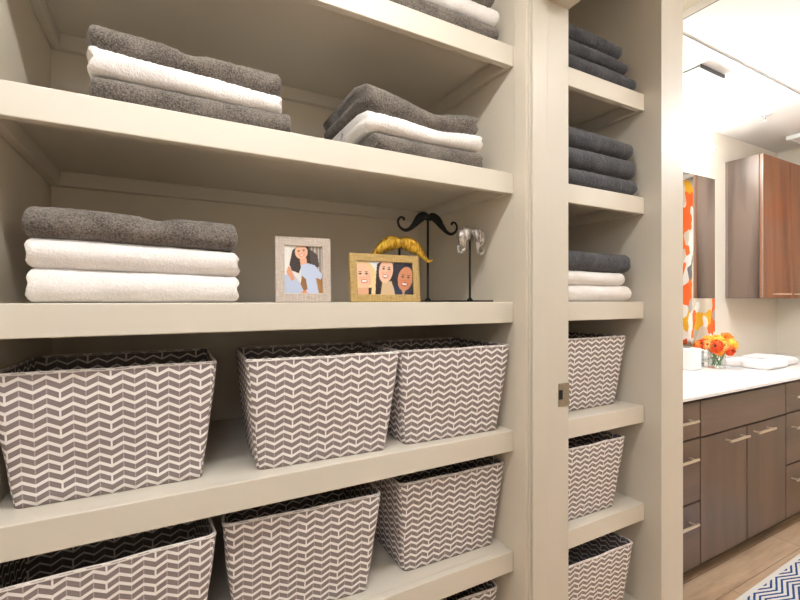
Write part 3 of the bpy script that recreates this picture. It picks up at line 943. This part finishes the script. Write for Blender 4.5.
# countertop with an oval basin cut in
def countertop():
    x0, x1, y0, y1 = P1 + 0.001, RW - 0.001, 1.088, BW - 0.001
    zt, zb = CT, CT - 0.013
    cx, cy, rx, ry = 2.645, 1.350, 0.225, 0.160
    n = 64
    t = bmesh.new()
    # top : ring of quads from the basin oval to a square, rest strips
    sqx0, sqx1, sqy0, sqy1 = cx - 0.30, cx + 0.30, y0, y1
    def sq(a):
        c, s = math.cos(a), math.sin(a)
        fx = ((sqx1 - cx) if c > 0 else (cx - sqx0)) / max(abs(c), 1e-9)
        fy = ((sqy1 - cy) if s > 0 else (cy - sqy0)) / max(abs(s), 1e-9)
        f_ = min(fx, fy)
        return cx + c * f_, cy + s * f_
    oval = [t.verts.new((cx + rx * math.cos(2 * PI * i / n), cy + ry * math.sin(2 * PI * i / n), zt)) for i in range(n)]
    outer = [t.verts.new((*sq(2 * PI * i / n), zt)) for i in range(n)]
    for i in range(n):
        t.faces.new((oval[i], outer[i], outer[(i + 1) % n], oval[(i + 1) % n]))
    # corners of the square
    # basin
    prev = oval
    for (f_, dz) in ((0.985, -0.006), (0.95, -0.03), (0.86, -0.08), (0.70, -0.115), (0.45, -0.130), (0.10, -0.135)):
        ring = [t.verts.new((cx + rx * f_ * math.cos(2 * PI * i / n), cy + ry * f_ * math.sin(2 * PI * i / n), zt + dz)) for i in range(n)]
        for i in range(n):
            t.faces.new((prev[i], prev[(i + 1) % n], ring[(i + 1) % n], ring[i]))
        prev = ring
    t.faces.new(prev)
    def quad(a, b, c, d):
        vs_ = [t.verts.new(p) for p in (a, b, c, d)]; t.faces.new(vs_)
    quad((x0, y0, zt), (sqx0, y0, zt), (sqx0, y1, zt), (x0, y1, zt))
    quad((sqx1, y0, zt), (x1, y0, zt), (x1, y1, zt), (sqx1, y1, zt))
    for (qx, qy) in ((sqx0, sqy0), (sqx1, sqy0), (sqx0, sqy1), (sqx1, sqy1)):   # corner wedges
        lst = sorted(outer, key=lambda w: (w.co.x - qx) ** 2 + (w.co.y - qy) ** 2)
        near_x = min((w for w in outer if abs(w.co.x - qx) < 1e-6), key=lambda w: abs(w.co.y - qy), default=None)
        near_y = min((w for w in outer if abs(w.co.y - qy) < 1e-6), key=lambda w: abs(w.co.x - qx), default=None)
        if near_x and near_y and near_x is not near_y:
            t.faces.new((near_x, near_y, t.verts.new((qx, qy, zt))))
    # front edge, underside, ends
    quad((x0, y0, zt), (x1, y0, zt), (x1, y0, zb), (x0, y0, zb))
    quad((x0, y0, zb), (x1, y0, zb), (x1, VF + 0.03, zb), (x0, VF + 0.03, zb))
    quad((x0, y0, zt), (x0, y1, zt), (x0, y1, zb), (x0, y0, zb))
    quad((x1, y0, zt), (x1, y1, zt), (x1, y1, zb), (x1, y0, zb))
    bmesh.ops.remove_doubles(t, verts=t.verts[:], dist=0.00005)
    bmesh.ops.recalc_face_normals(t, faces=t.faces[:])
    for f_ in t.faces:
        if f_.normal.z < 0 and abs(f_.calc_center_median().z - zt) < 1e-4: f_.normal_flip()
    m = MB(); m._merge(t)
    return m.build('countertop', M['counter'], None, angle=35)
tag(countertop(), 'white stone countertop with an oval basin on the brown vanity', 'countertop')

# faucet beside the basin (behind the post)
fc = thing('faucet', 'chrome faucet behind the oval basin on the white countertop', 'faucet', (2.645, 1.575, CT))
MB().lathe([(0.026, 0), (0.026, 0.006), (0.018, 0.012), (0.016, 0.11), (0, 0.114)], 24).build('body', M['chrome'], fc, angle=40)
MB().tube([(0, 0, 0.095), (0, -0.05, 0.125), (0, -0.10, 0.118), (0, -0.125, 0.098)], [0.012, 0.011, 0.010, 0.010]).build('spout', M['chrome'], fc, angle=40)
MB().box(-0.006, 0.006, -0.02, 0.035, 0.116, 0.124, 0.002).build('lever', M['chrome'], fc)

# mirror
mr = thing('mirror', 'large frameless wall mirror over the vanity reflecting the curtain', 'mirror', (2.53, BW - 0.001, CT + 0.012))
MB().box(1.60 - 2.53, 3.458 - 2.53, -0.005, 0, 0, CAMZ + 0.866 - CT - 0.012, 0.0006).build('mirror_glass', M['mirror'], mr)
for xx in (2.0, 3.0):
    MB().box(xx - 2.53 - 0.012, xx - 2.53 + 0.012, -0.008, 0, -0.010, 0.006, 0.001).build('clip', M['chrome'], mr)

# vanity light bar
vl = thing('vanity_light', 'glowing white cylinder light bar on the wall above the mirror', 'light', (2.645, BW, CAMZ + 1.025))
MB().box(-0.12, 0.12, -0.035, 0.0, -0.06, 0.06, 0.004).build('wall_plate', M['chrome'], vl)
M['bar'] = emitter('vanity_bar_glow', (250, 252, 252), 36.0)
tb = MB().tube([(-0.580, 0, 0), (0.580, 0, 0)], 0.045, 28).build('diffuser', M['bar'], vl, angle=50); tb.location = (0, -0.070, 0)
for s_ in (-1, 1):
    MB().tube([(s_ * 0.580, -0.070, 0), (s_ * 0.600, -0.070, 0)], 0.012, 20).build('end_cap', M['chrome'], vl, angle=50)

# upper cabinet
uc = thing('wall_cabinet', 'dark brown wall cabinet with two doors hung above the countertop towels', 'cabinet', (4.02, BW, CAMZ + 0.012))
hU = 1.0
cx0, cx1 = 3.612 - 4.02, RW - 0.001 - 4.02
MB().box(cx0, cx1, -0.205, -0.001, 0, hU, 0.001).build('carcass', M['cabside'], uc)
MB().box(cx0 - 0.0008, cx0 + 0.010, -0.016, -0.001, 0.002, hU - 0.002, 0.0005).build('back_edge', M['edge'], uc)
def udoor(x0, x1, hx0, hx1):
    d = MB().box(x0, x1, -0.230, -0.208, 0.001, hU - 0.001, 0.001).build('door', M['cabdoor'], uc)
    h = MB()
    h.box(hx0, hx1, -0.262, -0.253, 0.026, 0.036, 0.001)
    for xx in (hx0 + 0.02, hx1 - 0.02): h.box(xx - 0.004, xx + 0.004, -0.256, -0.229, 0.027, 0.035, 0.0008)
    h.build('handle', M['handle'], d)
    return d
da = udoor(cx0, -0.002 + 0.0, 3.735 - 4.02, 3.962 - 4.02)
db = udoor(0.002, cx1, 4.07 - 4.02, 4.30 - 4.02)
MB().box(cx0 - 0.0012, cx0 + 0.0015, -0.2305, -0.222, 0.001, hU - 0.001, 0.0005).build('edge_band', M['edge'], da)

# ------------------------------------------------------------------ things on the counter
zc = CT + 0.0008
vs = thing('flower_vase', 'clear glass vase of orange and yellow flowers on the white countertop', 'vase', (3.135, 1.490, zc))
MB().lathe([(0.0, 0.0), (0.046, 0.0), (0.050, 0.004), (0.050, 0.125), (0.0475, 0.125), (0.0470, 0.012), (0.0, 0.012)], 36).build('glass_wall', M['glass'], vs, angle=35)
k = NT('vase_water')
tr = k.n('ShaderNodeBsdfTransparent'); tr.inputs[0].default_value = (0.95, 0.975, 0.96, 1)
k.l(tr.outputs[0], k.out.inputs['Surface'])
M['water'] = k.m
MB().lathe([(0.0, 0.0125), (0.0465, 0.0125), (0.0465, 0.062), (0.0, 0.062)], 36).build('water', M['water'], vs, angle=35)

def flower_mat(name, c1, c2):
    k = NT(name)
    co = k.coord()
    n_ = k.noise(co, 30, 2)
    k.l(k.ramp(n_, [(0.35, lin(c1)), (0.65, lin(c2))]), k.b.inputs['Base Color'])
    k.b.inputs['Roughness'].default_value = 0.6
    return k.m
FM = {'orange': flower_mat('orange_petals', (240, 108, 24), (248, 150, 40)),
      'yellow': flower_mat('yellow_petals', (246, 186, 40), (252, 214, 96)),
      'red': flower_mat('red_orange_petals', (234, 78, 36), (244, 112, 52)),
      'cream': flower_mat('cream_petals', (252, 226, 150), (250, 196, 70)),
      'amber': flower_mat('amber_petals', (242, 150, 22), (250, 178, 52))}
M['leaf'] = simple('green_stem', (86, 150, 60), 0.5)
M['heart'] = simple('dark_flower_heart', (70, 52, 26), 0.8)
def flower(dx, dy, dz, r, colour, tilt, label, seed, sx, sy):
    rnd = random.Random(seed)
    ca, sa = math.cos(math.radians(-64)), math.sin(math.radians(-64))
    dx, dy, r = dx * 0.84 - 0.004, dy * 0.9, r * 1.06
    dx, dy = dx * ca - dy * sa, dx * sa + dy * ca
    sx, sy = sx * ca - sy * sa, sx * sa + sy * ca
    tilt = (tilt[0] * ca - tilt[1] * sa, tilt[0] * sa + tilt[1] * ca, tilt[2])
    e = thing('flower', label, 'flower', (3.135 + dx, 1.490 + dy, zc + dz), 0, 'flowers in the glass vase')
    d = Vector(tilt).normalized()
    q = Vector((0, 0, 1)).rotation_difference(d).to_matrix().to_4x4()
    t = bmesh.new()
    layers = [(8, 1.0, 0.55), (7, 0.78, 0.75), (6, 0.54, 0.95)]
    for li, (np_, rr, up) in enumerate(layers):
        for p in range(np_):
            a0 = 2 * PI * (p + 0.5 * li) / np_ + rnd.uniform(-0.12, 0.12)
            R_ = r * rr * rnd.uniform(0.92, 1.08)
            wid = 2 * PI * R_ / np_ * 0.72
            grid = []
            for i in range(6):
                f_ = i / 5
                rad = R_ * (0.12 + 0.95 * math.sin(f_ * PI / 2 * 0.98))
                hz = r * up * (f_ ** 1.7) * 0.9 - r * 0.25
                rad -= r * 0.16 * max(0, f_ - 0.7) / 0.3 * (0.5 + 0.5 * li)
                row = []
                for j in range(5):
                    g_ = (j - 2) / 2
                    wv = wid * math.sin(PI * min(1, 0.15 + f_ * 0.75)) * g_
                    lift = -r * 0.10 * g_ * g_ * (1 - f_)
                    tip = -r * 0.14 * g_ * g_ * f_
                    x_ = (rad + tip) * math.cos(a0) - wv * math.sin(a0)
                    y_ = (rad + tip) * math.sin(a0) + wv * math.cos(a0)
                    row.append(t.verts.new((x_, y_, hz + lift + rnd.uniform(-1, 1) * r * 0.025)))
                grid.append(row)
            for i in range(5):
                for j in range(4):
                    t.faces.new((grid[i][j], grid[i][j + 1], grid[i + 1][j + 1], grid[i + 1][j]))
    m = MB(); m._merge(t)
    o = m.build('petals', FM[colour], e, smooth=True)
    o.matrix_local = q
    sm = o.modifiers.new('sol', 'SOLIDIFY'); sm.thickness = 0.0012
    hm = MB().lathe([(0, r * 0.28), (r * 0.16, r * 0.24), (r * 0.22, r * 0.05), (0, -r * 0.1)], 14).build('flower_heart', M['heart'], e, smooth=True)
    hm.matrix_local = q
    base = Vector((sx - dx, sy - dy, 0.016 - dz))
    mid = Vector((sx * 0.5 - dx * 0.45, sy * 0.5 - dy * 0.45, 0.11 - dz))
    endp = -d * r * 0.22
    pts = spline([tuple(base), tuple(mid), tuple(endp)], 6)
    MB().tube(pts, 0.0026, 8).build('stem', M['leaf'], e, smooth=True)
fl_ = [(-0.115, -0.010, 0.138, 0.036, 'orange', (-0.8, -0.5, 0.35), 'orange bloom at the far left of the vase, next to the mirror'),
       (-0.075, -0.035, 0.152, 0.036, 'red', (-0.5, -0.7, 0.3), 'red-orange bloom second from the left in the vase'),
       (-0.055, 0.010, 0.182, 0.036, 'amber', (-0.4, -0.2, 0.9), 'amber bloom at the upper left of the bouquet'),
       (-0.045, -0.060, 0.150, 0.032, 'cream', (-0.3, -0.8, 0.3), 'pale cream-yellow bloom left of the big red-orange one'),
       (-0.002, -0.080, 0.145, 0.042, 'red', (-0.25, -0.9, 0.25), 'big open red-orange bloom with a dark centre at the front of the vase'),
       (0.000, -0.030, 0.188, 0.036, 'yellow', (-0.1, -0.5, 0.85), 'yellow bloom at the top centre of the bouquet'),
       (0.048, -0.060, 0.150, 0.030, 'cream', (0.1, -0.85, 0.4), 'small cream-yellow bloom right of the big red-orange one'),
       (0.050, 0.000, 0.178, 0.040, 'amber', (0.25, -0.45, 0.8), 'large amber bloom right of the top of the bouquet'),
       (0.070, 0.030, 0.206, 0.032, 'orange', (0.3, -0.3, 0.9), 'orange bloom standing highest in the bouquet'),
       (0.105, -0.015, 0.160, 0.038, 'yellow', (0.8, -0.4, 0.4), 'yellow bloom at the far right of the bouquet'),
       (0.085, -0.050, 0.122, 0.034, 'red', (0.5, -0.8, 0.0), 'red-orange bloom hanging lowest at the right of the vase'),
       (0.020, -0.072, 0.112, 0.026, 'amber', (0.1, -0.9, 0.0), 'small amber bloom low at the vase rim under the big red-orange one')]
for i, (dx, dy, dz, r, c_, tl, lb) in enumerate(fl_):
    a = 2 * PI * i / len(fl_)
    flower(dx, dy, dz, r, c_, tl, lb, 40 + i, 0.026 * math.cos(a), 0.026 * math.sin(a))

# tissue box cover and glass
tbx = thing('tissue_box', 'white cube tissue box left of the flower vase on the countertop', 'tissue box', (2.912, 1.560, zc))
MB().box(-0.062, 0.062, -0.062, 0.062, 0, 0.135, 0.006, 3).build('cover', M['white'], tbx)
MB().lathe([(0, 0.1362), (0.030, 0.1360), (0.032, 0.135)], 24).build('opening', M['slot'], tbx)
dg = thing('drinking_glass', 'empty clear drinking glass just left of the flower vase', 'glass', (3.105, 1.585, zc))
MB().lathe([(0, 0), (0.030, 0), (0.033, 0.003), (0.034, 0.105), (0.0322, 0.105), (0.031, 0.012), (0, 0.012)], 30).build('tumbler', M['glass'], dg, angle=35)
MB().lathe([(0.0335, 0.0005), (0.0345, 0.001), (0.0347, 0.018), (0.0338, 0.019)], 30).build('base_band', M['chrome'], dg, angle=35)

towel('white folded towel lying nearest on the countertop right of the flower vase', 3.425, 1.272, zc, 0.27, 0.30, 0.040, M['twhite'], 31, 2, group=None, nu=50, nj=48, fluff=0.3)
towel('white folded hand towel behind the nearer one at the right end of the countertop', 3.690, 1.300, zc, 0.20, 0.26, 0.052, M['twhite'], 32, 2, nu=40, nj=48, fluff=0.3)

# ------------------------------------------------------------------ ceiling fittings
vf_ = thing('exhaust_fan', 'white square exhaust fan grille with a dark slot on the bathroom ceiling', 'vent', (2.52, 1.335, CB))
MB().box(-0.12, 0.12, -0.118, 0.12, -0.022, -0.012, 0.003).build('cover', M['white'], vf_)
MB().box(-0.105, 0.105, -0.105, 0.108, -0.012, 0.0, 0.0).build('housing', M['slot'], vf_)
MB().box(-0.118, 0.118, -0.1215, -0.1185, -0.021, -0.001, 0.0005).build('slot', M['slot'], vf_)
sk = thing('fire_sprinkler', 'small white pendent fire sprinkler on the bathroom ceiling', 'sprinkler', (3.43, 1.350, CB))
MB().lathe([(0, 0), (0.040, 0), (0.038, -0.006), (0.016, -0.012), (0.014, -0.004), (0, -0.004)], 28).build('escutcheon', M['white'], sk, angle=40)
MB().lathe([(0, -0.004), (0.009, -0.004), (0.009, -0.026), (0, -0.026)], 14).build('body', M['chrome'], sk, angle=40)
for s_ in (-1, 1):
    MB().tube([(s_ * 0.008, 0, -0.022), (s_ * 0.013, 0, -0.034), (s_ * 0.006, 0, -0.046)], 0.0022, 8).build('yoke_arm', M['chrome'], sk)
MB().lathe([(0, -0.046), (0.014, -0.046), (0.014, -0.048), (0, -0.048)], 18).build('deflector', M['white'], sk, angle=40)
ar = thing('ceiling_register', 'white ceiling air register at the right edge above the wall cabinet', 'vent', (4.20, 1.34, CB))
MB().box(-0.17, 0.17, -0.12, 0.12, -0.030, 0, 0.006).build('frame', M['white'], ar)
for i in range(5):
    MB().box(-0.145, 0.145, -0.092 + i * 0.045, -0.087 + i * 0.045, -0.034, -0.029, 0.001).build('louver', M['white'], ar)

# ------------------------------------------------------------------ curtain, rug
def curtain():
    x = 4.36
    y0, y1, z0, z1 = -0.35, 1.27, CT + 0.015, CAMZ + 1.140
    nu, nz = 220, 24
    vs_, fs_ = [], []
    for j in range(nz + 1):
        f_ = j / nz
        for i in range(nu + 1):
            t = i / nu
            yy = y0 + (y1 - y0) * t
            am = 0.028 * (1.0 - 0.35 * f_)
            vs_.append((x + am * math.sin(t * 2 * PI * 11 + 0.5 * math.sin(t * 9)) + 0.004 * math.sin(f_ * 5 + t * 20), yy + 0.004 * math.sin(f_ * 4 + t * 40), z0 + (z1 - z0) * f_))
    for j in range(nz):
        for i in range(nu):
            p = j * (nu + 1) + i
            fs_.append((p, p + 1, p + nu + 2, p + nu + 1))
    e = thing('curtain', 'curtain with orange, gold, grey and cream shapes reflected in the mirror', 'curtain', (0, 0, 0))
    o = mesh_obj('fabric', vs_, fs_, M['curtain'], e)
    uvl = o.data.uv_layers.new(name='UVMap')
    for p in o.data.polygons:
        for li in p.loop_indices:
            vi = o.data.loops[li].vertex_index
            uvl.data[li].uv = ((vi % (nu + 1)) / nu * 2.6, (vi // (nu + 1)) / nz * 1.6)
    sm = o.modifiers.new('sol', 'SOLIDIFY'); sm.thickness = 0.002
    MB().tube([(x, y0 - 0.05, z1 + 0.012), (x, y1 + 0.03, z1 + 0.012)], 0.011, 16).build('rod', M['chrome'], e, smooth=True)
    for i in range(12):
        yy = y0 + (y1 - y0) * (i + 0.5) / 12
        ring = [(x + 0.016 * math.cos(a * PI / 8), yy, z1 + 0.010 + 0.016 * math.sin(a * PI / 8)) for a in range(17)]
        MB().tube(ring, 0.0018, 6, cap=False).build('ring', M['chrome'], e, smooth=True)
    for yy in (y0 - 0.04, y1 + 0.02):
        MB().box(x, RW - 0.001, yy - 0.006, yy + 0.006, z1 + 0.004, z1 + 0.020, 0.001).build('rod_bracket', M['chrome'], e)
curtain()
rg = MB().box(-0.60, 0.68, -0.32, 0.305, 0, 0.009, 0.003).build('bath_rug', M['rug'])
rg.location = (2.560 + 0.0, 0.680, 0.0006)
rg.rotation_euler = (0, 0, math.radians(1.5))
tag(rg, 'white bath rug with navy blue zigzag lines on the wood floor', 'rug')

# ------------------------------------------------------------------ lights
def ceiling_light(name, label, cx, cy, zt, hx, hy, drop, strength, colour):
    e = thing(name, label, 'light', (cx, cy, zt))
    MB().box(-hx - 0.015, hx + 0.015, -hy - 0.015, hy + 0.015, -drop + 0.012, 0, 0.004).build('housing', M['white'], e)
    MB().box(-hx, hx, -hy, hy, -drop, -drop + 0.0118, 0.003).build('diffuser', emitter(name + '_glow', colour, strength), e)
def drum_light(name, label, cx, cy, zt, r, strength, colour):
    e = thing(name, label, 'light', (cx, cy, zt))
    MB().lathe([(0, 0), (0.07, 0), (0.07, -0.02), (0.012, -0.024), (0.012, -0.13), (0, -0.13)], 28).build('canopy', M['white'], e, angle=40)
    MB().lathe([(0, -0.125), (r - 0.01, -0.125), (r, -0.135), (r, -0.245), (r - 0.01, -0.255), (0, -0.255)], 40).build('drum_shade', emitter(name + '_glow', colour, strength), e, angle=40)
ceiling_light('closet_light', 'long white closet ceiling light in front of the wide shelves', 0.16, 0.400, CA, 0.44, 0.016, 0.085, 106.0, (252, 250, 244))
drum_light('hall_light', 'round white drum light behind the camera in the closet room', -0.30, -0.65, CA, 0.20, 11.5, (240, 246, 255))  # added fill lamp, out of view, brightens shelf fronts and back walls
ceiling_light('bathroom_light', 'white bathroom ceiling light in front of the narrow linen shelves', 1.45, 0.10, CB + 0.035, 0.30, 0.020, 0.20, 70.0, (252, 249, 244))
drum_light('bath_light', 'round white drum light hanging in the middle of the bathroom', 3.00, 0.25, CB + 0.012, 0.20, 33.0, (240, 247, 255))  # added lamp, shaped to throw light up onto the near bathroom ceiling

w = bpy.data.worlds.new('World'); SC.world = w; w.use_nodes = True
w.node_tree.nodes['Background'].inputs[0].default_value = (1.0, 0.95, 0.88, 1)
w.node_tree.nodes['Background'].inputs[1].default_value = 0.25

# ------------------------------------------------------------------ camera
cam = bpy.data.cameras.new('camera')
cam.sensor_width = 36.0
cam.lens = 432.0 / 800.0 * 36.0
cam.clip_start = 0.02
co_ = bpy.data.objects.new('camera', cam); COL.objects.link(co_)
co_.location = (0, 0, CAMZ)
co_.rotation_euler = (PI / 2, 0, -math.radians(28.340286))
SC.camera = co_
SC.view_settings.view_transform = 'Standard'
SC.view_settings.look = 'None'
SC.view_settings.gamma = 1.0
SC.view_settings.use_curve_mapping = False
SC.view_settings.exposure = 0.0
SC.cycles.max_bounces = 10
SC.cycles.diffuse_bounces = 6
SC.cycles.transparent_max_bounces = 16
